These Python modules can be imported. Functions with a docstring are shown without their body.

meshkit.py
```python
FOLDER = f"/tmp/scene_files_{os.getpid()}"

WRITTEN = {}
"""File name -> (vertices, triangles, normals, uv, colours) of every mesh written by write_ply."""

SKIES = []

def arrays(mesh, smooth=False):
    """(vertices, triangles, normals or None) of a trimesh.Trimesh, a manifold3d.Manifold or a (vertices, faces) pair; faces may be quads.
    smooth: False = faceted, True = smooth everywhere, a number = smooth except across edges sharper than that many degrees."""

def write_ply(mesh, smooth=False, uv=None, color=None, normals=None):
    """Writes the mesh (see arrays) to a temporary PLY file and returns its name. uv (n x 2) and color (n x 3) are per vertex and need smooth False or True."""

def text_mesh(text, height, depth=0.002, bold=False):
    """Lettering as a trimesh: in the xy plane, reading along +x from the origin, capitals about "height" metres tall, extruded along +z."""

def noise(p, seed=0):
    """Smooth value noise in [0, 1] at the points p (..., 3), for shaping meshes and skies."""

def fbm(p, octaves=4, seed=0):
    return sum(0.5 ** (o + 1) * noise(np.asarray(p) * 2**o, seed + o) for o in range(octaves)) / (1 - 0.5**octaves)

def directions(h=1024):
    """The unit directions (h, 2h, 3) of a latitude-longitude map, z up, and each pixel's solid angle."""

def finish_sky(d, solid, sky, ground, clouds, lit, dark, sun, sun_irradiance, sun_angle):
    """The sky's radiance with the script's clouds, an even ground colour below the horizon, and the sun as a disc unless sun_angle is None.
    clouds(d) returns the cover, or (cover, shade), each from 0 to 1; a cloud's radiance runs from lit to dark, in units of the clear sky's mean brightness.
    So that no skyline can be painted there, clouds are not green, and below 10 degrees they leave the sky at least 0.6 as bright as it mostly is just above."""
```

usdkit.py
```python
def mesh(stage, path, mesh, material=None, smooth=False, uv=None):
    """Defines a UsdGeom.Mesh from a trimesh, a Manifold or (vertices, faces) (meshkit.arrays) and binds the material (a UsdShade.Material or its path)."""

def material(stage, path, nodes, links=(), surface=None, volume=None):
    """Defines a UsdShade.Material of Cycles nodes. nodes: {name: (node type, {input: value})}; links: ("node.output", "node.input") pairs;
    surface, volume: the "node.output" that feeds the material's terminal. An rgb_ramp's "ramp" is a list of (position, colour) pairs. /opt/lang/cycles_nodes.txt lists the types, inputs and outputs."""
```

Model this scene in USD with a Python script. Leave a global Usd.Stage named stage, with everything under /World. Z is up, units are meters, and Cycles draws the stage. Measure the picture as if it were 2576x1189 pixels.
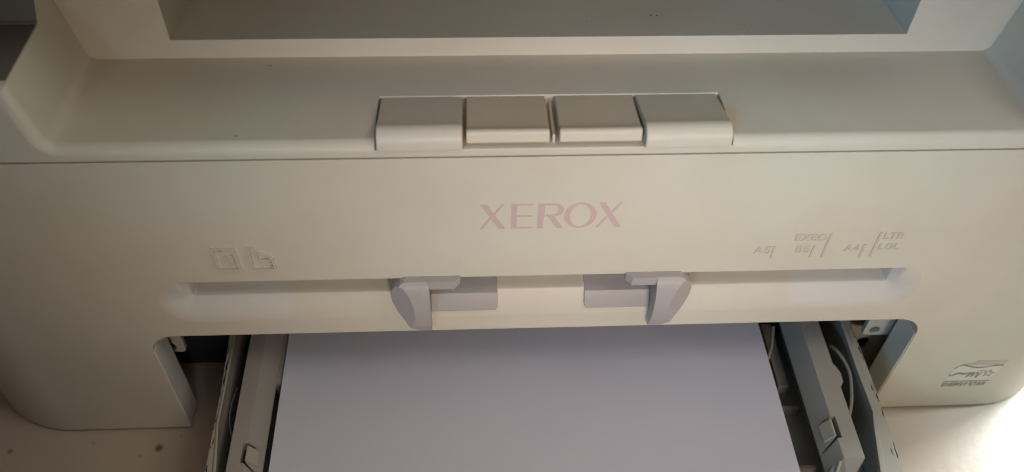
import math, random, numpy as np, trimesh, manifold3d as m3, usdkit, meshkit
from shapely.geometry import Polygon, Point, box as sbox, LineString
from shapely import affinity
from shapely.ops import unary_union
from pxr import Usd, UsdGeom, UsdLux, UsdShade, Gf, Sdf, Vt

random.seed(7); np.random.seed(7)
stage = Usd.Stage.CreateInMemory()
UsdGeom.SetStageUpAxis(stage, UsdGeom.Tokens.z); UsdGeom.SetStageMetersPerUnit(stage, 1.0)
UsdGeom.Xform.Define(stage, '/World')
stage.SetDefaultPrim(stage.GetPrimAtPath('/World'))
MM = 0.001

# ------------------------------------------------------------------ camera
EXPOSURE = -0.07
C = np.array([-0.0279, -0.2051, 0.3553])
r_ = np.array([0.99878465, -0.04438136, 0.02143621]); u_ = np.array([0.01874643, 0.74431512, 0.66756541])
f_ = np.cross(u_, r_)
cam = UsdGeom.Camera.Define(stage, '/World/camera')
cam.AddTransformOp().Set(Gf.Matrix4d(*r_, 0, *u_, 0, *(-f_), 0, *C, 1))
cam.CreateHorizontalApertureAttr(36.0); cam.CreateVerticalApertureAttr(36.0 * 472 / 1024)
cam.CreateFocalLengthAttr(36.0 * 2200 / 2576)
cam.CreateClippingRangeAttr(Gf.Vec2f(0.01, 50))
cam.CreateFStopAttr(10.0); cam.CreateFocusDistanceAttr(0.325)
cam.CreateExposureAttr(EXPOSURE)

# ------------------------------------------------------------------ lamps (an indoor close-up: no sky, no sun)
def rect_light(name, pos, target, w, h, radiance, color):
    l = UsdLux.RectLight.Define(stage, '/World/' + name)
    pos, target = np.array(pos, float), np.array(target, float)
    z = pos - target; z /= np.linalg.norm(z)
    x = np.cross([0, 0, 1.0], z); x /= np.linalg.norm(x); y = np.cross(z, x)
    l.AddTransformOp().Set(Gf.Matrix4d(*x, 0, *y, 0, *z, 0, *pos, 1))
    l.CreateWidthAttr(w); l.CreateHeightAttr(h); l.CreateIntensityAttr(radiance); l.CreateColorAttr(Gf.Vec3f(*color))
    return l
def spot_light(name, pos, target, radius, intensity, color, angle, soft):
    l = UsdLux.SphereLight.Define(stage, '/World/' + name)
    pos, target = np.array(pos, float), np.array(target, float)
    z = pos - target; z /= np.linalg.norm(z)
    x = np.cross([0, 0, 1.0], z); x /= np.linalg.norm(x); y = np.cross(z, x)
    l.AddTransformOp().Set(Gf.Matrix4d(*x, 0, *y, 0, *z, 0, *pos, 1))
    l.CreateRadiusAttr(radius); l.CreateIntensityAttr(intensity); l.CreateColorAttr(Gf.Vec3f(*color))
    s = UsdLux.ShapingAPI.Apply(l.GetPrim()); s.CreateShapingConeAngleAttr(angle); s.CreateShapingConeSoftnessAttr(soft)
    return l
spot_light('room_lamp', (0.12, -0.75, 0.33), (0.03, 0, 0.125), 0.12, 25.0, (1.0, 0.70, 0.47), 12, 1.0)        # warm bulb across the room
spot_light('ceiling_lamp', (0.12, -0.75, 0.45), (0.01, 0, 0.10), 0.12, 9.8, (1.0, 0.97, 0.93), 18, 1.0)
spot_light('cool_lamp', (-0.25, -0.70, 0.40), (0.075, 0.03, 0.17), 0.12, 19.0, (0.48, 0.77, 1.0), 14.5, 1.0)
spot_light('window_gap', (0.66, 0.03, 0.75), (0.285, -0.03, 0.0), 0.03, 1000.0, (0.64, 0.84, 1.0), 8.6, 1.0)       # daylight patch on the table, right
spot_light('blue_sky_glow', (-0.40, -0.50, 0.50), (0.13, 0.06, 0.178), 0.12, 11.0, (0.06, 0.42, 1.0), 10, 1.0)       # cool light on the upper right
rect_light('side_window', (0.9, -0.12, 0.25), (0.0, 0, 0.04), 0.4, 0.4, 0.95, (0.75, 1.0, 0.80))
rect_light('back_window', (1.1, 0.75, 0.75), (0.15, 0, 0.1), 0.8, 0.8, 30.0, (0.94, 1.0, 1.0))
rect_light('desk_lamp', (0.40, -0.22, 0.75), (0, -0.02, 0.05), 0.3, 0.3, 4.1, (1.0, 1.0, 0.95))
rect_light('ceiling_bounce', (0.0, -0.25, 1.6), (0, -0.05, 0.1), 1.2, 1.0, 0.55, (1.0, 0.84, 0.74))

# ------------------------------------------------------------------ materials
LOOKS = '/World/Looks/'
def plastic(name, col, rough=0.42, tint=(0.90, 0.86, 0.76), bump=0.14, bevel=0.0006, mott=0.55, spec=0.4, extra=None):
    """moulded plastic: fine spark-eroded grain, faint uneven yellowing, edges a little rounded"""
    col = np.array(col)
    n = {
        'g': ('geometry', {}),
        'n1': ('noise_texture', {'scale': 22.0, 'detail': 3.0}),
        'n2': ('noise_texture', {'scale': 1500.0, 'detail': 2.0}),
        'n3': ('noise_texture', {'scale': 190.0, 'detail': 4.0}),
        'm1': ('map_range', {'from_min': 0.35, 'from_max': 0.75, 'to_min': 0.0, 'to_max': mott, 'clamp': True}),
        'm3': ('map_range', {'from_min': 0.58, 'from_max': 0.80, 'to_min': 0.0, 'to_max': 0.30, 'clamp': True}),
        'mx': ('mix', {'color1': tuple(col), 'color2': tuple(col * np.array(tint))}),
        'my': ('mix', {'color2': tuple(col * 0.86)}),
        'n4': ('noise_texture', {'scale': 8.0, 'detail': 2.0}),
        'm4': ('map_range', {'from_min': 0.36, 'from_max': 0.64, 'to_min': 0.0, 'to_max': 1.0, 'clamp': True}),
        'mt': ('mix', {'color1': (1.03, 0.985, 0.965), 'color2': (0.965, 1.0, 0.985)}),
        'mu': ('mix', {'mix_type': 'multiply', 'fac': 1.0}),
        'rr': ('map_range', {'from_min': 0.3, 'from_max': 0.7, 'to_min': rough - 0.05, 'to_max': rough + 0.07, 'clamp': True}),
        'bv': ('bevel', {'samples': 6, 'radius': bevel}),
        'bp': ('bump', {'strength': bump, 'distance': 0.0004}),
        'p': ('principled_bsdf', {'specular_ior_level': spec}),
    }
    l = [('g.position', 'n1.vector'), ('g.position', 'n2.vector'), ('g.position', 'n3.vector'),
         ('n1.fac', 'm1.value'), ('m1.result', 'mx.fac'), ('n3.fac', 'm3.value'), ('m3.result', 'my.fac'), ('mx.color', 'my.color1'),
         ('n3.fac', 'rr.value'), ('rr.result', 'p.roughness'), ('n2.fac', 'bp.height'), ('bp.normal', 'p.normal')]
    if bevel: l.append(('bv.bevel', 'bp.normal'))
    l += [('g.position', 'n4.vector'), ('n4.fac', 'm4.value'), ('m4.result', 'mt.fac'), ('my.color', 'mu.color1'), ('mt.color', 'mu.color2')]
    last = 'mu.color'
    if extra:
        last = extra(n, l, last)
    l.append((last, 'p.base_color'))
    return usdkit.material(stage, LOOKS + name, n, l, surface='p.BSDF')

SHELL = (0.63, 0.585, 0.495)
def less_yellow(n, l, last):
    """the ends of the groove, where the guides once stood and the plastic did not yellow"""
    n['sx'] = ('separate_xyz', {}); l.append(('g.position', 'sx.vector'))
    n['ax'] = ('math', {'math_type': 'absolute'}); l.append(('sx.x', 'ax.value1'))
    n['a1'] = ('map_range', {'from_min': 0.0945, 'from_max': 0.0990, 'to_min': 0, 'to_max': 1, 'clamp': True}); l.append(('ax.value', 'a1.value'))
    n['a2'] = ('map_range', {'from_min': 0.00005, 'from_max': 0.0008, 'to_min': 0, 'to_max': 0.65, 'clamp': True}); l.append(('sx.y', 'a2.value'))
    n['a3'] = ('map_range', {'from_min': 0.077, 'from_max': 0.080, 'to_min': 0, 'to_max': 1, 'clamp': True}); l.append(('sx.z', 'a3.value'))
    n['a4'] = ('map_range', {'from_min': 0.1045, 'from_max': 0.1042, 'to_min': 0, 'to_max': 1, 'clamp': True}); l.append(('sx.z', 'a4.value'))
    n['a5'] = ('map_range', {'from_min': 0.150, 'from_max': 0.146, 'to_min': 0, 'to_max': 1, 'clamp': True}); l.append(('ax.value', 'a5.value'))
    prev = 'a1.result'
    for i, k in enumerate(('a2', 'a3', 'a4', 'a5')):
        n[f'q{i}'] = ('math', {'math_type': 'multiply'}); l.extend([(prev, f'q{i}.value1'), (k + '.result', f'q{i}.value2')]); prev = f'q{i}.value'
    n['mz'] = ('mix', {'color2': (0.64, 0.61, 0.565)}); l.extend([(prev, 'mz.fac'), (last, 'mz.color1')])
    return 'mz.color'

M = {
    'shell': plastic('shell_plastic', SHELL, extra=less_yellow),
    'cover': plastic('cover_plastic', SHELL),
    'button': plastic('button_plastic', np.array(SHELL) * 1.0, bevel=0.0004),
    'inner_button': plastic('inner_button_plastic', np.array(SHELL) * (1.0, 0.97, 0.92), bevel=0.0004),
    'guide': plastic('guide_plastic', (0.40, 0.365, 0.355), rough=0.38, tint=(0.93, 0.93, 0.95), bevel=0.0005),
    'mark': plastic('mark_dirt', np.array(SHELL) * (0.86, 0.86, 0.86), bevel=0, bump=0.0),
    'icon': plastic('icon_plastic', np.array(SHELL) * 0.92, bevel=0, bump=0.0),
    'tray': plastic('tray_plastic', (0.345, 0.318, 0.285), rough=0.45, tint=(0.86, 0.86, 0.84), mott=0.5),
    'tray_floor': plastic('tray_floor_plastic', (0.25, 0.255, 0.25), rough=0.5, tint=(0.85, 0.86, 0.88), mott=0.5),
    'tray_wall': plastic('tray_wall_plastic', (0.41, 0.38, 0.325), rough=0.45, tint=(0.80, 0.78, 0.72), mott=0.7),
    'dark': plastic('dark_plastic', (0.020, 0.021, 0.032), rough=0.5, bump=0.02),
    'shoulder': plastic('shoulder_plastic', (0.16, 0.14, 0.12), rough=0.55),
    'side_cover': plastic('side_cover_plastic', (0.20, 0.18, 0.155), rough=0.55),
    'liner': plastic('liner_plastic', (0.76, 0.74, 0.70), rough=0.5),
    'bracket': plastic('bracket_plastic', (0.55, 0.54, 0.50), rough=0.4),
    'cable': plastic('cable_rubber', (0.27, 0.265, 0.255), rough=0.5, bump=0.0, bevel=0),
    'metal_dark': plastic('emblem_ink', (0.24, 0.225, 0.185), rough=0.5, bevel=0, bump=0.0),
    'emblem_pale': plastic('emblem_pale', (0.69, 0.675, 0.63), rough=0.4, bevel=0, bump=0.0),
    'smear': plastic('emblem_smear', (0.50, 0.465, 0.385), rough=0.5, bevel=0, bump=0.0),
}
def logo_mat():
    n = {'g': ('geometry', {}), 'n': ('noise_texture', {'scale': 420.0, 'detail': 4.0}), 'm': ('map_range', {'from_min': 0.35, 'from_max': 0.72, 'to_min': 0, 'to_max': 0.5, 'clamp': True}),
         'mx': ('mix', {'color1': (0.555, 0.395, 0.37), 'color2': (0.59, 0.46, 0.41)}), 'p': ('principled_bsdf', {'roughness': 0.5, 'specular_ior_level': 0.35})}
    return usdkit.material(stage, LOOKS + 'logo_ink', n, [('g.position', 'n.vector'), ('n.fac', 'm.value'), ('m.result', 'mx.fac'), ('mx.color', 'p.base_color')], surface='p.BSDF')
M['logo'] = logo_mat()
def paper_mat():
    n = {'g': ('geometry', {}), 'n': ('noise_texture', {'scale': 900.0, 'detail': 3.0}), 'v': ('voronoi_texture', {'scale': 130.0}),
         'w': ('white_noise_texture', {'dimensions': '3D'}) if False else ('noise_texture', {'scale': 55.0, 'detail': 2.0}),
         'm': ('map_range', {'from_min': 0.028, 'from_max': 0.045, 'to_min': 0.55, 'to_max': 0.0, 'clamp': True}),
         'm2': ('map_range', {'from_min': 0.50, 'from_max': 0.56, 'to_min': 0.0, 'to_max': 1.0, 'clamp': True}),
         'q': ('math', {'math_type': 'multiply'}),
         'mx': ('mix', {'color1': (0.60, 0.575, 0.645), 'color2': (0.25, 0.23, 0.23)}),
         'u': ('noise_texture', {'scale': 16.0, 'detail': 1.0}), 'b2': ('bump', {'strength': 0.25, 'distance': 0.004}), 'b': ('bump', {'strength': 0.16, 'distance': 0.0002}), 'p': ('principled_bsdf', {'roughness': 0.75, 'specular_ior_level': 0.25})}
    return usdkit.material(stage, LOOKS + 'paper', n, [('g.position', 'n.vector'), ('g.position', 'v.vector'), ('g.position', 'w.vector'), ('v.distance', 'm.value'), ('w.fac', 'm2.value'),
        ('m.result', 'q.value1'), ('m2.result', 'q.value2'), ('q.value', 'mx.fac'), ('mx.color', 'p.base_color'), ('n.fac', 'b.height'), ('g.position', 'u.vector'), ('u.fac', 'b2.height'), ('b2.normal', 'b.normal'), ('b.normal', 'p.normal')], surface='p.BSDF')
M['paper'] = paper_mat()
def table_mat():
    n = {'g': ('geometry', {}), 'n': ('noise_texture', {'scale': 14.0, 'detail': 5.0}), 'm': ('map_range', {'from_min': 0.35, 'from_max': 0.7, 'to_min': 0, 'to_max': 0.6, 'clamp': True}),
         'mx': ('mix', {'color1': (0.52, 0.415, 0.325), 'color2': (0.45, 0.355, 0.275)}),
         'n2': ('noise_texture', {'scale': 160.0, 'detail': 2.0}), 'b': ('bump', {'strength': 0.10, 'distance': 0.001}),
         'p': ('principled_bsdf', {'roughness': 0.26, 'specular_ior_level': 0.6})}
    l = [('g.position', 'n.vector'), ('g.position', 'n2.vector'), ('n.fac', 'm.value'), ('m.result', 'mx.fac'), ('n2.fac', 'b.height'), ('b.normal', 'p.normal')]
    last = 'mx.color'
    for i, (x, y, r, k) in enumerate([(-.2333, -.009, .0016, .6), (-.1685, -.0094, .0024, .85), (-.198, -.006, .0006, .5), (-.176, -.013, .0007, .5), (-.160, -.004, .0007, .4), (-.22, -.021, .0006, .4)]):
        n[f'd{i}'] = ('vector_math', {'math_type': 'distance', 'vector2': (x, y, 0.0)})
        n[f'e{i}'] = ('map_range', {'from_min': r * 0.35, 'from_max': r, 'to_min': k, 'to_max': 0.0, 'clamp': True})
        n[f's{i}'] = ('mix', {'color2': (0.10, 0.045, 0.02)})
        l += [('g.position', f'd{i}.vector1'), (f'd{i}.value', f'e{i}.value'), (f'e{i}.result', f's{i}.fac'), (last, f's{i}.color1')]
        last = f's{i}.color'
    l.append((last, 'p.base_color'))
    return usdkit.material(stage, LOOKS + 'table_laminate', n, l, surface='p.BSDF')
M['table'] = table_mat()

# ------------------------------------------------------------------ helpers
used = {}
def numbered(parent, name):
    k = used.get((parent, name), 0); used[(parent, name)] = k + 1
    return name if k == 0 else f'{name}_{k:03d}'
def obj(name, mesh, mat, parent='/World', smooth=32, label=None, cat=None, group=None, kind=None):
    parent = str(parent)
    path = parent + '/' + numbered(parent, name)
    p = usdkit.mesh(stage, path, mesh, M[mat], smooth=smooth).GetPrim()
    for k, v in (('label', label), ('category', cat), ('group', group), ('kind', kind)):
        if v: p.SetCustomDataByKey(k, v)
    return path
def thing(name, label, cat, loc=(0, 0, 0)):
    path = '/World/' + numbered('/World', name)
    x = UsdGeom.Xform.Define(stage, path); x.AddTranslateOp().Set(Gf.Vec3d(*loc))
    x.GetPrim().SetCustomDataByKey('label', label); x.GetPrim().SetCustomDataByKey('category', cat)
    return path
def man(tm):
    return m3.Manifold(m3.Mesh(np.asarray(tm.vertices, np.float32), np.asarray(tm.faces, np.uint32)))
def cs(poly):
    polys = getattr(poly, 'geoms', [poly]); rings = []
    for p in polys:
        rings.append(np.array(p.exterior.coords)[:-1]); rings += [np.array(i.coords)[:-1] for i in p.interiors]
    return m3.CrossSection(rings, m3.FillRule.EvenOdd)
def ext_z(poly, z0, z1):
    return m3.Manifold.extrude(cs(poly), z1 - z0).translate([0, 0, z0])
def ext_y(poly, y0, y1):                       # polygon in (x, z)
    m = m3.Manifold.extrude(cs(poly), y1 - y0)          # (x, z, h)
    return m.transform(np.array([[1, 0, 0, 0], [0, 0, -1, y1], [0, 1, 0, 0]], float))
def ext_x(poly, x0, x1):                       # polygon in (y, z)
    m = m3.Manifold.extrude(cs(poly), x1 - x0)
    return m.transform(np.array([[0, 0, 1, x0], [1, 0, 0, 0], [0, 1, 0, 0]], float))
def bx(x0, x1, y0, y1, z0, z1):
    return m3.Manifold.cube([x1 - x0, y1 - y0, z1 - z0]).translate([x0, y0, z0])
def rpoly(pts, r):
    return Polygon(pts).buffer(-r, join_style=1).buffer(r, join_style=1, quad_segs=8) if r else Polygon(pts)
def scaled(m):                                  # millimetres to metres
    return m.scale([MM, MM, MM])

# ------------------------------------------------------------------ table
obj('table', scaled(bx(-900, 900, -420, 700, -25, 0)), 'table', smooth=False, kind='structure',
    label='pale glossy laminate table top with a few brown specks under the printer', cat='table')

# ------------------------------------------------------------------ printer
PR = thing('printer', 'yellowed white laser printer with a grooved front panel and red lettering', 'printer')
HX, RX, RY, BACK = 258.0, 50.0, 60.0, 330.0
def plan(inset=0.0):
    t = np.linspace(0, math.pi / 2, 25)
    right = [(HX - RX + (RX - inset) * math.sin(a), RY - (RY - inset) * math.cos(a)) for a in t]
    pts = right + [(HX - inset, BACK)] + [(-HX + inset, BACK)] + [(-x, y) for x, y in right[::-1]]
    return Polygon(pts)

# front panel: a shell with the tray opening and the groove cut in
def groove_depth(x, z):
    D, h, w = 12.2, 13.0, 11.0
    zc, ax = 79.2 + h, np.abs(x) - 133.0
    k = np.clip(ax / 4.0, 0, 1); k = k * k * (3 - 2 * k)     # the ends close in a rounded spoon
    dz = np.where(z < zc, (zc - z) / h, k * (z - zc) / 12.3)
    t = np.clip(1 - np.hypot(np.maximum(ax, 0) / 13.5, dz), 0, 1)
    return 4.7 * t ** 1.75 + (D - 4.7) * np.clip((t - 0.92) / 0.08, 0, 1) ** 2.2
xs = np.unique(np.concatenate([np.linspace(-149, -131.5, 54), np.linspace(-131.5, 131.5, 9), np.linspace(131.5, 149, 54)]))
zs = np.unique(np.concatenate([np.linspace(77, 88, 16), 79.2 + 13.0 * np.sin(np.linspace(0.75, math.pi / 2, 30)), np.linspace(92.215, 104, 5)]))
def groove_solid():
    X, Z = np.meshgrid(xs, zs, indexing='ij'); Y = groove_depth(X, Z) - 0.02
    nx, nz = X.shape
    back = np.stack([X, Y, Z], -1).reshape(-1, 3); front = np.stack([X, np.full_like(X, -3.0), Z], -1).reshape(-1, 3)
    v = np.vstack([back, front]); n = nx * nz; f = []
    I = lambda i, j: i * nz + j
    for i in range(nx - 1):
        for j in range(nz - 1):
            a, b, c, d = I(i, j), I(i + 1, j), I(i + 1, j + 1), I(i, j + 1)
            f += [(a, c, b), (a, d, c), (n + a, n + b, n + c), (n + a, n + c, n + d)]
    rim = [I(i, 0) for i in range(nx)] + [I(nx - 1, j) for j in range(1, nz)] + [I(i, nz - 1) for i in range(nx - 2, -1, -1)] + [I(0, j) for j in range(nz - 2, 0, -1)]
    for k in range(len(rim)):
        a, b = rim[k], rim[(k + 1) % len(rim)]
        f += [(a, b, n + b), (a, n + b, n + a)]
    t = trimesh.Trimesh(v, f, process=False); t.fix_normals()
    return man(t)
opening = rpoly([(-156.2, -40), (156.2, -40), (156.2, 71), (-156.2, 71)], 11)
Z_SEAM = 163.9
shell = ext_z(plan(0).difference(plan(13)), 1.5, Z_SEAM) + ext_z(plan(12.5), Z_SEAM - 10, Z_SEAM - 0.2)
panel = shell - ext_y(opening, -5, 25) - groove_solid()
FP = obj('front_panel', scaled(panel), 'shell', PR)

# printed brand lettering (high contrast capitals), flat ink a hair proud of the panel
def stroke(pts, w): return LineString(pts).buffer(w / 2, cap_style=2, join_style=2)
def ellipse(cx, cz, a, b): return affinity.scale(Point(cx, cz).buffer(1, quad_segs=24), a, b)
def letter_x(x0, w, top_w=None):
    H = 12.3
    thick = Polygon([(x0 + 0.2, H), (x0 + 2.4, H), (x0 + w, 0), (x0 + w - 2.4, 0)])
    thin = Polygon([(x0 - 0.1, 0), (x0 + 0.9, 0), (x0 + w - 0.5, H), (x0 + w - 1.5, H)])
    return unary_union([thick, thin])
H = 12.3
LET = [
    letter_x(-25.2, 9.0),
    unary_union([sbox(-14.4, 0, -12.4, H), sbox(-14.4, 0, -7.2, 0.75), sbox(-14.4, H - 0.75, -7.0, H), sbox(-14.4, 6.0, -7.0, 6.65)]),
    unary_union([sbox(-5.2, 0, -3.2, H),
                 unary_union([ellipse(0.2, 9.1, 3.5, 3.2), sbox(-4.0, 5.9, 0.2, H)]).difference(unary_union([ellipse(-0.3, 9.1, 2.0, 2.35), sbox(-2.9, 6.75, -0.3, 11.45)])).intersection(sbox(-5.2, 5.9, 5, H)),
                 Polygon([(-2.0, 6.2), (0.2, 6.2), (3.9, 0), (1.5, 0)])]),
    ellipse(9.5, 6.15, 5.6, 6.3).difference(ellipse(9.5, 6.15, 3.6, 5.5)),
    letter_x(15.3, 8.9),
]
for i, p in enumerate(LET):
    p = affinity.translate(p, 0, 130.1)
    obj('brand_letter', scaled(ext_y(p, -0.08, 0.3)), 'logo', FP, smooth=False)

# moulded size marks
def words(text, x0, x1, z0, z1, bold=True):
    t = meshkit.text_mesh(text, 1.0, 0.3, bold=bold); v = np.array(t.vertices)
    lo, hi = v.min(0), v.max(0)
    v[:, 0] = x0 + (v[:, 0] - lo[0]) / (hi[0] - lo[0]) * (x1 - x0)
    z = z0 + (v[:, 1] - lo[1]) / (hi[1] - lo[1]) * (z1 - z0)
    y = 0.1 - v[:, 2]
    return trimesh.Trimesh(np.stack([v[:, 0], y, z], 1) * MM, t.faces, process=False)
for text, a in (('A5', (75.0, 81.2, 114.1, 118.0)), ('EXEC', (88.6, 100.0, 120.7, 124.3)), ('B5', (90.4, 95.6, 114.4, 117.9)), ('A4', (108.6, 114.2, 114.4, 118.0)),
                ('LTR', (121.2, 128.5, 120.8, 124.2)), ('LGL', (121.2, 129.2, 114.9, 118.4))):
    obj('size_mark', words(text, *a), 'mark', FP, smooth=False)
for x, z0, z1 in ((82.1, 111.4, 118.0), (96.9, 111.4, 118.1), (101.3, 111.4, 124.3), (115.6, 111.3, 118.0), (119.6, 111.3, 124.4)):
    obj('size_tick', scaled(bx(x - 0.45, x + 0.45, -0.22, 0.3, z0, z1)), 'mark', FP, smooth=False)

# moulded page icons
def ring(pts, w): 
    p = Polygon(pts); return p.difference(p.buffer(-w, join_style=2))
ic1 = unary_union([ring([(-119.2, 111.1), (-110.9, 111.1), (-110.9, 123.1), (-119.2, 123.1)], 0.8), Polygon([(-117.2, 121.8), (-115.7, 121.8), (-116.0, 120.2)]),
                   sbox(-115.2, 113.8, -114.5, 119.0), sbox(-113.2, 113.8, -112.5, 119.0)])
ic2 = unary_union([ring([(-106.9, 111.1), (-98.2, 111.1), (-98.7, 117.4), (-104.4, 123.0), (-106.9, 123.0)], 0.8), sbox(-104.3, 116.6, -103.7, 122.2), sbox(-104.3, 116.4, -99.4, 116.9),
                   sbox(-100.0, 114.3, -99.4, 115.0), sbox(-100.0, 112.6, -99.4, 113.2)])
for ic in (ic1, ic2):
    obj('page_icon', scaled(ext_y(ic, -0.75, 0.3)), 'icon', FP, smooth=False)

# efficiency emblem, faded print at the lower right corner
def curve(pts, w0, w1=None):
    pts = np.array(pts, float); t = np.linspace(0, 1, 24)
    k = len(pts); 
    from scipy.interpolate import CubicSpline
    s = CubicSpline(np.linspace(0, 1, k), pts)(t)
    ws = w0 + (w1 - w0) * np.sin(np.pi * t) if w1 else np.full(24, w0)
    return unary_union([LineString([s[i], s[i + 1]]).buffer(ws[i] / 2, quad_segs=4) for i in range(23)])
emb_pale = Polygon([(183.2, 23.6), (204.2, 23.0), (205.0, 34.6), (184.2, 36.0)])
script = unary_union([curve([(183.4, 28.4), (185.0, 27.6), (187.2, 29.2), (189.5, 28.6), (191.5, 29.0), (193.0, 29.4)], 0.5, 1.5),
                      curve([(193.0, 29.4), (192.2, 26.6), (194.2, 29.6), (193.8, 26.2), (195.8, 29.6), (196.2, 26.2), (197.6, 29.2)], 0.75),
                      curve([(196.0, 30.6), (198.0, 30.9), (199.4, 30.6)], 0.5)])
cx, cz = 201.0, 28.6
star = Polygon([(cx + (3.1 if k % 2 == 0 else 1.35) * math.sin(k * math.pi / 5 + 0.12), cz + (3.3 if k % 2 == 0 else 1.4) * math.cos(k * math.pi / 5 + 0.12)) for k in range(10)])
star = star.difference(star.buffer(-0.5, join_style=2))
arc = unary_union([curve([(184.0, 33.0), (186.6, 35.6), (190.0, 34.6), (194.0, 33.5), (198.0, 33.9), (201.5, 35.1)], 0.5, 1.0), sbox(201.0, 34.3, 205.2, 35.2)])
obj('emblem_ground', scaled(ext_y(emb_pale, -0.06, 0.3)), 'emblem_pale', FP, smooth=False)
obj('emblem_smear', scaled(ext_y(unary_union([Polygon([(190.5, 37.2), (205.6, 36.9), (206.2, 38.7), (192.0, 39.1)]), Polygon([(186, 35.9), (205.2, 35.3), (205.4, 36.2), (189.0, 36.9)])]), -0.05, 0.3)), 'smear', FP, smooth=False)
obj('emblem_drawing', scaled(ext_y(unary_union([script, star, arc, sbox(182.8, 22.3, 204.4, 22.75)]), -0.10, 0.3)), 'metal_dark', FP, smooth=False)
obj('emblem_lettering', words('ENERGY STAR', 183.2, 203.2, 18.6, 21.4, False), 'metal_dark', FP, smooth=False)

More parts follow.
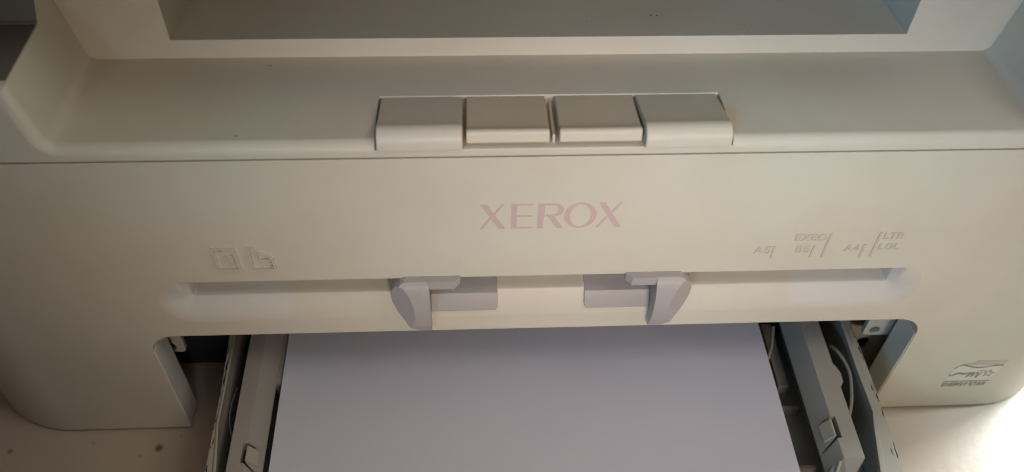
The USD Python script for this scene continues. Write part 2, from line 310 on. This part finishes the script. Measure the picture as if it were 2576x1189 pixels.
# top cover: lip, shelf, riser, bin floor, side walls and columns
side = Polygon([(0, 164.65), (0, 189.5), (0.6, 191.4), (2.2, 192.7), (4.2, 193.0), (32.5, 193.0), (34, 193.6), (40, 203), (47, 213), (60, 224), (64, 232.5), (BACK, 232.5), (BACK, 164.65)])
body = ext_x(side, -300, 300) ^ ext_z(plan(0), 160, 260)
def shelf_loft():
    rb = 3.5
    base = [(-163.6, 262.0), (-162.2, 194.0)]
    # straight walls leaning out, rounded lower corners
    pl = [(-164.5, 262.0), (-158.2, 170.0), (158.8, 170.0), (164.5, 262.0)]
    def rounded(o):
        w = o
        P = [(-162.6 - w, 262.0), (-162.3 - w, 194.0), (-158.2 - w, 170.0 - w), (159.4 + w, 170.0 - w), (163.4 + w, 194.0), (163.8 + w, 262.0)]
        out = [P[0]]
        out.append(P[1])
        for i in (2, 3):
            a, b, c = np.array(P[i - 1]), np.array(P[i]), np.array(P[i + 1])
            r = rb + 1.6 * w
            u, v = (a - b) / np.linalg.norm(a - b), (c - b) / np.linalg.norm(c - b)
            for t in np.linspace(0, 1, 11):
                q = (1 - t) ** 2 * (b + u * r) + 2 * t * (1 - t) * b + t * t * (b + v * r)
                out.append(tuple(q))
        out += [P[4], P[5]]
        return np.array(out)
    rr = 3.6; rows = []
    for k in range(11):
        a = math.pi / 2 * k / 10
        rows.append((rr - rr * math.cos(a) - 0.0, rr - rr * math.sin(a)))      # (y, offset)
    rows = [(-6.0, rr + 6.0)] + [(-0.02, rr)] + rows[1:] + [(47.4, 0.0)]
    V = []; n = None
    for y, o in rows:
        q = rounded(o); n = len(q)
        V += [(x, y, z - (1.3 if (y > 40 and z < 180) else 0.0)) for x, z in q]
    F = []
    R = len(rows)
    for i in range(R - 1):
        for j in range(n):
            a, b = i * n + j, i * n + (j + 1) % n; c, d = b + n, a + n
            F += [(a, b, c), (a, c, d)]
    for base_i, flip in ((0, True), ((R - 1) * n, False)):
        tri = trimesh.creation.triangulate_polygon(Polygon([(V[base_i + j][0], V[base_i + j][2]) for j in range(n)]), engine='earcut')
        # map triangulation back to ring vertices
        pts = np.array([(V[base_i + j][0], V[base_i + j][2]) for j in range(n)])
        idx = [int(np.argmin(((pts - q) ** 2).sum(1))) for q in tri[0]]
        for t in tri[1]:
            F.append(tuple(base_i + idx[k] for k in t))
    t = trimesh.Trimesh(V, F, process=False); t.fix_normals()
    return man(t)
cover = body - shelf_loft()
cover = cover - ext_x(rpoly([(46.9, 176.2), (300, 171.0), (300, 300), (46.9, 300)], 0), -129.0, 126.6)       # output bin between the columns
cover = cover - bx(-58.0, 56.2, -5, 24.6, 167.6, 190)                                                        # pocket for the buttons
TC = obj('top_cover', scaled(cover), 'cover', PR)
for s in (-1, 1):
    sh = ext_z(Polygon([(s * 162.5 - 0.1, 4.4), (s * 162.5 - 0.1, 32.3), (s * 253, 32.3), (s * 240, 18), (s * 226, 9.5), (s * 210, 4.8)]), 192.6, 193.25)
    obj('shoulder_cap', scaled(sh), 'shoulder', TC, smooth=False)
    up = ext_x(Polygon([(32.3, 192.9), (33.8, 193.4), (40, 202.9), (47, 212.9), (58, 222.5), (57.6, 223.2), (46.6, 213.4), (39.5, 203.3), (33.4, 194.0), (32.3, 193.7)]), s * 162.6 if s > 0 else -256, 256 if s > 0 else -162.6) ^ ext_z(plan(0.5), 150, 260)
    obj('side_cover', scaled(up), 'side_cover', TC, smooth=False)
obj('scanner_unit', scaled(ext_z(plan(4).intersection(sbox(-300, -8, 300, 400)), 233, 292)), 'cover', PR)

for x, y, r in ((37.5, 60.5, 0.42), (39.6, 60.2, 0.36), (-96, 42.5, 0.3), (-101.5, 5.2, 0.3), (14, 57, 0.25), (70, 54, 0.25)):
    zf = 170.4 if y < 47 else 176.2 - (y - 46.9) * 5.2 / 253.1
    zf = zf - (1.3 * (y - 3.6) / 43.8 + 0.4 if y < 47 else 0)
    sp = m3.Manifold.sphere(r, 10).scale([1.3, 0.8, 0.25]).translate([x, y, zf])
    obj('dust_speck', scaled(sp), 'shoulder', TC)

# buttons: two capped ends, two keys
def prof(pts, x0, x1, r=1.2):
    m = ext_x(Polygon(pts), x0, x1)
    return m
def arc_pts(cy, cz_, r, a0, a1, n=12):
    return [(cy + r * math.cos(a), cz_ + r * math.sin(a)) for a in np.linspace(math.radians(a0), math.radians(a1), n)]
end_prof = [(24.3, 165.5), (24.3, 168.9), (8.2, 172.8)] + arc_pts(3.6, 169.9, 4.4, 68, 180) + [(-0.9, 168.2), (-0.7, 167.7), (3, 167.0), (3, 165.5)]
key_prof = [(24.3, 165.5), (24.3, 168.9), (5.2, 172.1), (4.4, 172.7), (3.4, 173.1)] + arc_pts(2.9, 171.9, 1.2, 80, 175, 8) + [(0.9, 169.6), (1.3, 169.0), (3, 168.6), (3, 165.5)]
def rounded_ends(prof_, x0, x1, r=0.9):
    c = cs(Polygon(prof_))
    parts = []
    K = 5
    m = ext_x(Polygon(prof_), x0 + r, x1 - r)
    for k in range(K):
        a0, a1 = math.pi / 2 * k / K, math.pi / 2 * (k + 1) / K
        ins = r - r * math.cos(a0 + (a1 - a0) * 0.5)
        q = Polygon(prof_).buffer(-ins, join_style=2)
        d0, d1 = r * math.sin(a0), r * math.sin(a1)
        m = m + ext_x(q, x1 - r + d0 - 0.001, x1 - r + d1) + ext_x(q, x0 + r - d1, x0 + r - d0 + 0.001)
    return m
obj('end_cap', scaled(rounded_ends(end_prof, -57.3, -30.3, 0.5)), 'button', PR)
obj('end_cap', scaled(rounded_ends(end_prof, 27.6, 55.3, 0.5)), 'button', PR)
obj('button', scaled(rounded_ends(key_prof, -29.2, -2.8, 0.5)), 'inner_button', PR)
obj('button', scaled(rounded_ends(key_prof, 0.3, 26.7, 0.5)), 'inner_button', PR)
obj('button_divider', scaled(ext_x(Polygon([(22, 165.5), (22, 168.4), (9, 169.6), (3.2, 170.6), (2.6, 168.0), (2.6, 165.5)]), -1.75, -0.9)), 'button', PR)

# slide guides in the groove
def slide_guide(sign, label):
    X = lambda x: (x * sign) if sign > 0 else x
    path = PR + '/' + numbered(PR, 'slide_guide')
    UsdGeom.Xform.Define(stage, path).GetPrim()
    cx0 = -1.8
    mir = (lambda m: m) if sign < 0 else (lambda m: m.translate([-cx0, 0, 0]).mirror([1, 0, 0]).translate([cx0, 0, 0]))
    # handle: bulges forward, narrows to a tip at the panel's lower edge, with a flat thumb facet on its outer side
    zk = np.array([75.2, 76.2, 78, 82, 88, 94, 99, 102.5, 104.3, 104.9]); yk = np.array([-2.4, -3.2, -4.3, -5.7, -6.6, -6.6, -5.6, -4.1, -3.1, -2.2])
    zz = np.linspace(75.2, 104.9, 44); front = np.interp(zz, zk, yk)
    front = np.convolve(np.pad(front, 3, mode='edge'), np.ones(7) / 7, mode='valid')
    prof_ = [(10.0, 100.0), (10.0, 88.0), (2.5, 80.0), (0.6, 75.2)] + list(zip(front, zz)) + [(2.0, 105.0), (8.0, 103.6)]
    blade = ext_x(Polygon(prof_).buffer(0), -64, -44.1)
    outline = [(-44.1, 106.6), (-49.0, 106.4), (-52.0, 105.6), (-54.6, 104.0), (-56.8, 101.6), (-58.2, 98.6), (-58.9, 95.0), (-58.5, 91.2), (-57.0, 87.1), (-53.2, 81.2), (-49.0, 74.5), (-44.1, 74.5)]
    outl = Polygon(outline).buffer(-1.4).buffer(1.4)
    full = blade ^ ext_y(outl, -12, 12)
    full = full ^ ext_z(Polygon([(-40, -9), (-51.0, -9), (-52.6, -6.6), (-54.6, -5.4), (-56.6, -4.0), (-58.0, -2.4), (-58.9, -0.4), (-59.3, 3), (-59.5, 14), (-40, 14)]), 60, 110)
    facet = Polygon([(-66, 102.4), (-58.2, 102.6), (-56.4, 102.9), (-54.6, 102.9), (-52.6, 101.9), (-51.3, 98.4), (-50.2, 93.8), (-49.8, 87.0), (-49.7, 70), (-66, 70)]).buffer(-0.9).buffer(0.9)
    wedge = ext_z(Polygon([(-49.7, -6.7), (-58.8, -0.6), (-70.0, -0.6), (-70, -14), (-49.7, -14)]), 60, 110)
    full = full - (wedge ^ ext_y(facet, -16, 14))
    tab = ext_y(rpoly([(-44.5, 100.9), (-32.6, 100.9), (-32.6, 104.9), (-44.5, 104.9)], 0.4).difference(Point(-32.6, 104.9).buffer(0)), -3.2, 7.0)
    tabcut = ext_z(Polygon([(-35.4, -4.0), (-32.0, -4.0), (-32.0, 0.2)]), 99, 106)
    tab = tab - tabcut
    full = full + tab
    # carriage: a skin that follows the hollow of the groove
    xx = np.linspace(-44.0, -18.6, 3); zz2 = np.linspace(83.2, 103.0, 24)
    skin = []
    yo = groove_depth(np.zeros(24), zz2)
    th = 1.3
    poly = list(zip(yo - th * np.clip((zz2 - 82.9) / 1.2, 0.35, 1), zz2)) + [(float(yo[-1]) - 0.3, 103.0)] + [(float(y) + 1.0, float(z)) for y, z in list(zip(yo, zz2))[::-1]]
    car = ext_x(Polygon(poly).buffer(0), -44.0, -18.6)
    car = car ^ ext_y(rpoly([(-60, 83.0), (-18.6, 83.0), (-18.6, 120), (-60, 120)], 3.0), -20, 30)
    p1 = usdkit.mesh(stage, path + '/handle', scaled(mir(full)), M['guide'], smooth=30)
    p2 = usdkit.mesh(stage, path + '/carriage', scaled(mir(car)), M['guide'], smooth=40)
slide_guide(-1, ''); slide_guide(1, '')

# dark chassis behind the opening, brackets
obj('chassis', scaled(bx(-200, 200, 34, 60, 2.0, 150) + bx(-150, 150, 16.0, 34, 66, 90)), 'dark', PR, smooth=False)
for s in (-1, 1):
    br = rpoly([(s * 146.3, 36.0), (s * 165, 36.0), (s * 165, 62), (s * 146.3, 62)], 2.0) if s > 0 else rpoly([(-165, 36.0), (-152.6, 36.0), (-152.6, 62), (-165, 62)], 2.0)
    hole = affinity.scale(Point(s * 151.0 if s > 0 else -158.4, 39.8).buffer(2.3), 1.0, 1.0)
    obj('latch_bracket', scaled(ext_y(br.difference(hole), 17.0, 19.2)), 'bracket', PR)
for s in (-1, 1):
    ln = bx(min(s * 156.3, s * 155.75), max(s * 156.3, s * 155.75), 0.35, 12.9, 1.8, 60)
    obj('opening_liner', scaled(ln), 'liner', FP, smooth=False)
# grey inner cheek beside the right bracket, with a round hole
cheek = sbox(143, 0.5, 170, 34).difference(affinity.scale(Point(154, 18).buffer(5), 0.8, 1.2))
obj('inner_cheek', scaled(ext_y(cheek, 24.0, 26.0)), 'tray', PR, smooth=False)

# ------------------------------------------------------------------ paper tray
TR = thing('paper_tray', 'grey plastic paper tray pulled out under the front panel', 'paper tray')
Y0, Y1 = -150.0, 33.0
def plate(x0, x1, y0, y1, z0, z1, name, mat, smooth=False):
    return obj(name, scaled(bx(x0, x1, y0, y1, z0, z1)), mat, TR, smooth=smooth)
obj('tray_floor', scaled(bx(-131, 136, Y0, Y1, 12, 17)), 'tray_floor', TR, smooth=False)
def rail(s):
    x0, x1 = (-123.5, -117.0) if s < 0 else (116.0, 124.4)
    xi = x1 if s < 0 else x0                            # inner face
    xd = xi - s * 5.2                                   # foot of the sloping inner face
    xo = x0 if s < 0 else x1
    pr = Polygon([(xo, 17), (xi + s * 1.5, 17), (xi + s * 1.5, 40), (xi + s * 0.3, 40.5), (xd + s * 0.5, 34.6), (xd, 35.6), (xi, 45), (xo, 45)])
    m = ext_y(pr, -62 if s < 0 else -47.5, Y1)
    ya, yb = (-41.6, -33.0) if s < 0 else (-38.4, -28.6)
    # notch for the catch, then a thin slanting slot down the inner face
    nx = (xi - 1.6, xi + 0.3) if s < 0 else (xi - 0.3, xi + 1.9)
    m = m - bx(nx[0], nx[1], ya, yb, 33, 50) - bx(min(xi, xi - s * 2.2), max(xi, xi - s * 2.2), yb - 1.2, yb, 36, 50)
    q = [(xi + s * 1.6, 46.5), (xi - s * 0.2, 46.5), (xd - s * 1.0, 38.5), (xd - s * 0.4, 36.0)]
    sl = m3.Manifold.hull_points(np.array([(xi + s * 0.6, y, z) for y, z in ((ya + 1.2, 47), (ya + 0.1, 47), (ya + 1.2, 41), (ya + 0.1, 41))] + [(xd - s * 0.5, y, z) for y, z in ((ya - 2.6, 40), (ya - 3.8, 40), (ya - 2.6, 35), (ya - 3.8, 35))], np.float32))
    m = m - sl
    if s > 0:                                           # lug on the outer edge and the bevelled end
        m = m + ext_z(Polygon([(124.0, -3.0), (125.4, -5.0), (126.4, -8.5), (126.2, -12.5), (124.2, -15.5)]), 38, 45)
        m = m + m3.Manifold.hull_points(np.array([(x, y, z) for x in (116.0, 124.4) for y, z in ((-47.4, 45), (-47.4, 17))] + [(110.8, -47.4, 35.8), (116.0, -56, 24), (118.6, -54, 36), (116.0, -56, 17), (120.0, -56, 17)], np.float32))
    p = obj('side_rail', scaled(m), 'tray', TR)
    off = 0.7                                           # the catch lies on the sloping face, a little proud of it
    cp = Polygon([(xi - s * 0.1, 45.0 + off * 0.3), (xi - s * 0.1, 41), (xi - s * 3.0, 37.5), (xi - s * 3.2 - s * off, 39.3 + off), (xi - s * 0.9, 45.0 + off * 0.3)])
    c = ext_y(cp, ya + 0.9, yb - 1.4)
    obj('catch', scaled(c), 'tray_wall', p)
    # low plate between rail and paper, further in
    if s < 0:
        obj('rail_foot', scaled(m3.Manifold.hull_points(np.array([(x, y, z) for z in (26, 34.2) for x, y in ((-113.0, 33), (-109.9, 33), (-109.9, 1.0), (-113.0, 0.5))], np.float32))), 'tray', p, smooth=False)
    else:
        obj('rail_foot', scaled(bx(107.0, 111.5, -1.0, Y1, 17, 24)), 'tray', p, smooth=False)
rail(-1); rail(1)
for y in (-10.5, -39.0, -66):
    obj('cross_rib', scaled(bx(100.5, 114.0, y - 0.9, y + 0.9, 17, 21.5)), 'tray', TR, smooth=False)
for y in (-20.0, -52):
    obj('cross_rib', scaled(bx(-116, -107, y - 0.7, y + 0.7, 17, 19.5)), 'tray', TR, smooth=False)
# slanting strut by the paper edge, far right, and the brace at the end of the right rail
def tube_pts(pts, r, n=10):
    return man_tube(np.array(pts, float), r, n)
def man_tube(p, r, n):
    t = np.gradient(p, axis=0); t /= np.linalg.norm(t, axis=1, keepdims=True)
    a = np.cross(t, [0, 0, 1.0]); a /= np.linalg.norm(a, axis=1, keepdims=True) + 1e-9; b = np.cross(t, a)
    ang = np.arange(n) * 2 * np.pi / n
    v = (p[:, None] + r * (np.cos(ang)[None, :, None] * a[:, None] + np.sin(ang)[None, :, None] * b[:, None])).reshape(-1, 3)
    f = []
    for i in range(len(p) - 1):
        for j in range(n):
            q = (i * n + j, i * n + (j + 1) % n, (i + 1) * n + (j + 1) % n, (i + 1) * n + j)
            f += [(q[0], q[1], q[2]), (q[0], q[2], q[3])]
    c0, c1 = len(v), len(v) + 1
    v = np.vstack([v, p[0], p[-1]])
    for j in range(n):
        f += [(c0, (j + 1) % n, j), (c1, (len(p) - 1) * n + j, (len(p) - 1) * n + (j + 1) % n)]
    t_ = trimesh.Trimesh(v, f, process=False); t_.fix_normals(); return t_
def scaled_t(t): t = t.copy(); t.apply_scale(MM); return t
obj('strut', scaled_t(tube_pts([(103.8, 10.5, 28.5), (106.5, 16, 29), (110.0, 27.0, 30)], 0.8)), 'tray_wall', TR)
obj('brace', scaled_t(tube_pts([(114.8, -47.8, 44.0), (113.0, -52, 40), (110.0, -60, 34)], 0.7)), 'tray_wall', TR)
obj('brace_web', scaled(m3.Manifold.hull_points(np.array([(115.9, -43, 43), (115.9, -46, 43), (109.5, -60, 33), (104.5, -60, 33), (115.9, -43, 36), (104.5, -60, 30), (109.5, -60, 30)], np.float32))), 'tray', TR, smooth=False)
# outer walls with worn top flanges
def wall(s):
    if s < 0:
        fl = Polygon([(-133.3, Y1), (-131.6, -9), (-131.4, -60), (-131.2, -100), (-125.5, -100), (-126.9, -46), (-128.7, -31), (-129.6, -25), (-129.6, -10), (-130.1, Y1)])
        lip = Polygon([(-130.9, Y1), (-130.5, -10), (-130.5, -25), (-129.7, -31), (-128.1, -46), (-126.7, -100), (-125.5, -100), (-126.9, -46), (-128.7, -31), (-129.6, -25), (-129.6, -10), (-130.1, Y1)])
        web = Polygon([(-133.0, Y1), (-131.2, -9), (-131.0, -100), (-129.6, -100), (-129.7, -10), (-130.4, Y1)])
    else:
        fl = Polygon([(138.5, Y1), (139.0, -14), (138.4, -34), (138.0, -60), (138, -100), (125, -100), (128.4, -53.7), (132.2, -34), (133.9, -27), (133.6, -6), (134.2, Y1)])
        lip = Polygon([(136.2, Y1), (135.4, -6), (135.5, -26), (134.0, -34), (130.6, -53.7), (127, -100), (125, -100), (128.4, -53.7), (132.2, -34), (133.9, -27), (133.6, -6), (134.2, Y1)])
        web = Polygon([(138.3, Y1), (138.8, -14), (138.2, -34), (137.8, -100), (136.0, -100), (136.2, -20), (136, Y1)])
    p = obj('side_wall', scaled(ext_z(fl, 42.5, 44.6) + ext_z(web, 8, 43)), 'tray_wall', TR, smooth=False)
    obj('flange_lip', scaled(ext_z(lip, 44.0, 45.4)), 'tray_wall', p, smooth=False)
    # scuffed dark edge, broken into short worn patches
    rng = random.Random(3 + s)
    sc = []
    ys = np.linspace(-60, 12, 60)
    ex = np.array(fl.exterior.coords)
    def edge(y):
        ln = LineString([(-200 if s < 0 else 200, y), (0, y)]).intersection(fl.exterior)
        g = [q.x for q in getattr(ln, 'geoms', [ln])]
        return min(g) if s < 0 else max(g)
    for k in range(26):
        y = rng.uniform(-60, 14); L_ = rng.uniform(0.8, 5.0); w = rng.uniform(0.15, 0.55)
        off = rng.choice([0.25, 0.3, 0.4, 0.5, 1.2, 2.0]) if s > 0 else rng.choice([0.25, 0.3, 0.5, 0.8])
        x0, x1 = edge(y), edge(y + L_)
        q = Polygon([(x0 - s * off, y), (x1 - s * off, y + L_), (x1 - s * (off + w * rng.uniform(.3, 1)), y + L_ * 0.8), (x0 - s * (off + w), y + L_ * 0.3)])
        if q.is_valid and q.area > 0.02: sc.append(ext_z(q, 44.3, 44.64 + 0.002 * k))
    obj('scuff_mark', scaled(m3.Manifold.compose(sc)), 'dark', p, smooth=False, kind='stuff')
wall(-1); wall(1)
from scipy.interpolate import CubicSpline
kp = np.array([(128.8, 9, 39.5), (130.3, 4, 41.5), (131.4, -1.5, 42.0), (131.7, -7, 42.0), (130.6, -13, 41.5), (128.6, -20.2, 41), (125.8, -27, 39), (123.5, -31, 37)], float)
obj('release_cord', scaled_t(tube_pts(CubicSpline(np.linspace(0, 1, 8), kp)(np.linspace(0, 1, 40)), 0.75)), 'cable', TR)
obj('thin_wire', scaled_t(tube_pts(CubicSpline(np.linspace(0, 1, 4), [(-127.8, -2, 36), (-128.6, -14, 37), (-127.4, -22, 36), (-125.5, -28, 32)])(np.linspace(0, 1, 24)), 0.28)), 'tray_floor', TR)

obj('lift_plate', scaled(bx(-96, 88, -140, 32, 17.05, 30.9)), 'tray', TR, smooth=False)

# ------------------------------------------------------------------ paper
def paper_stack():
    z0, z1 = 31.0, 36.0
    pts = [(-109.6, 60), (101.0, 60), (100.8, -140), (-109.3, -140)]
    return ext_z(Polygon(pts), z0, z1)
obj('paper_stack', scaled(paper_stack()), 'paper', smooth=False, label='stack of plain white copy paper lying in the grey paper tray', cat='paper')
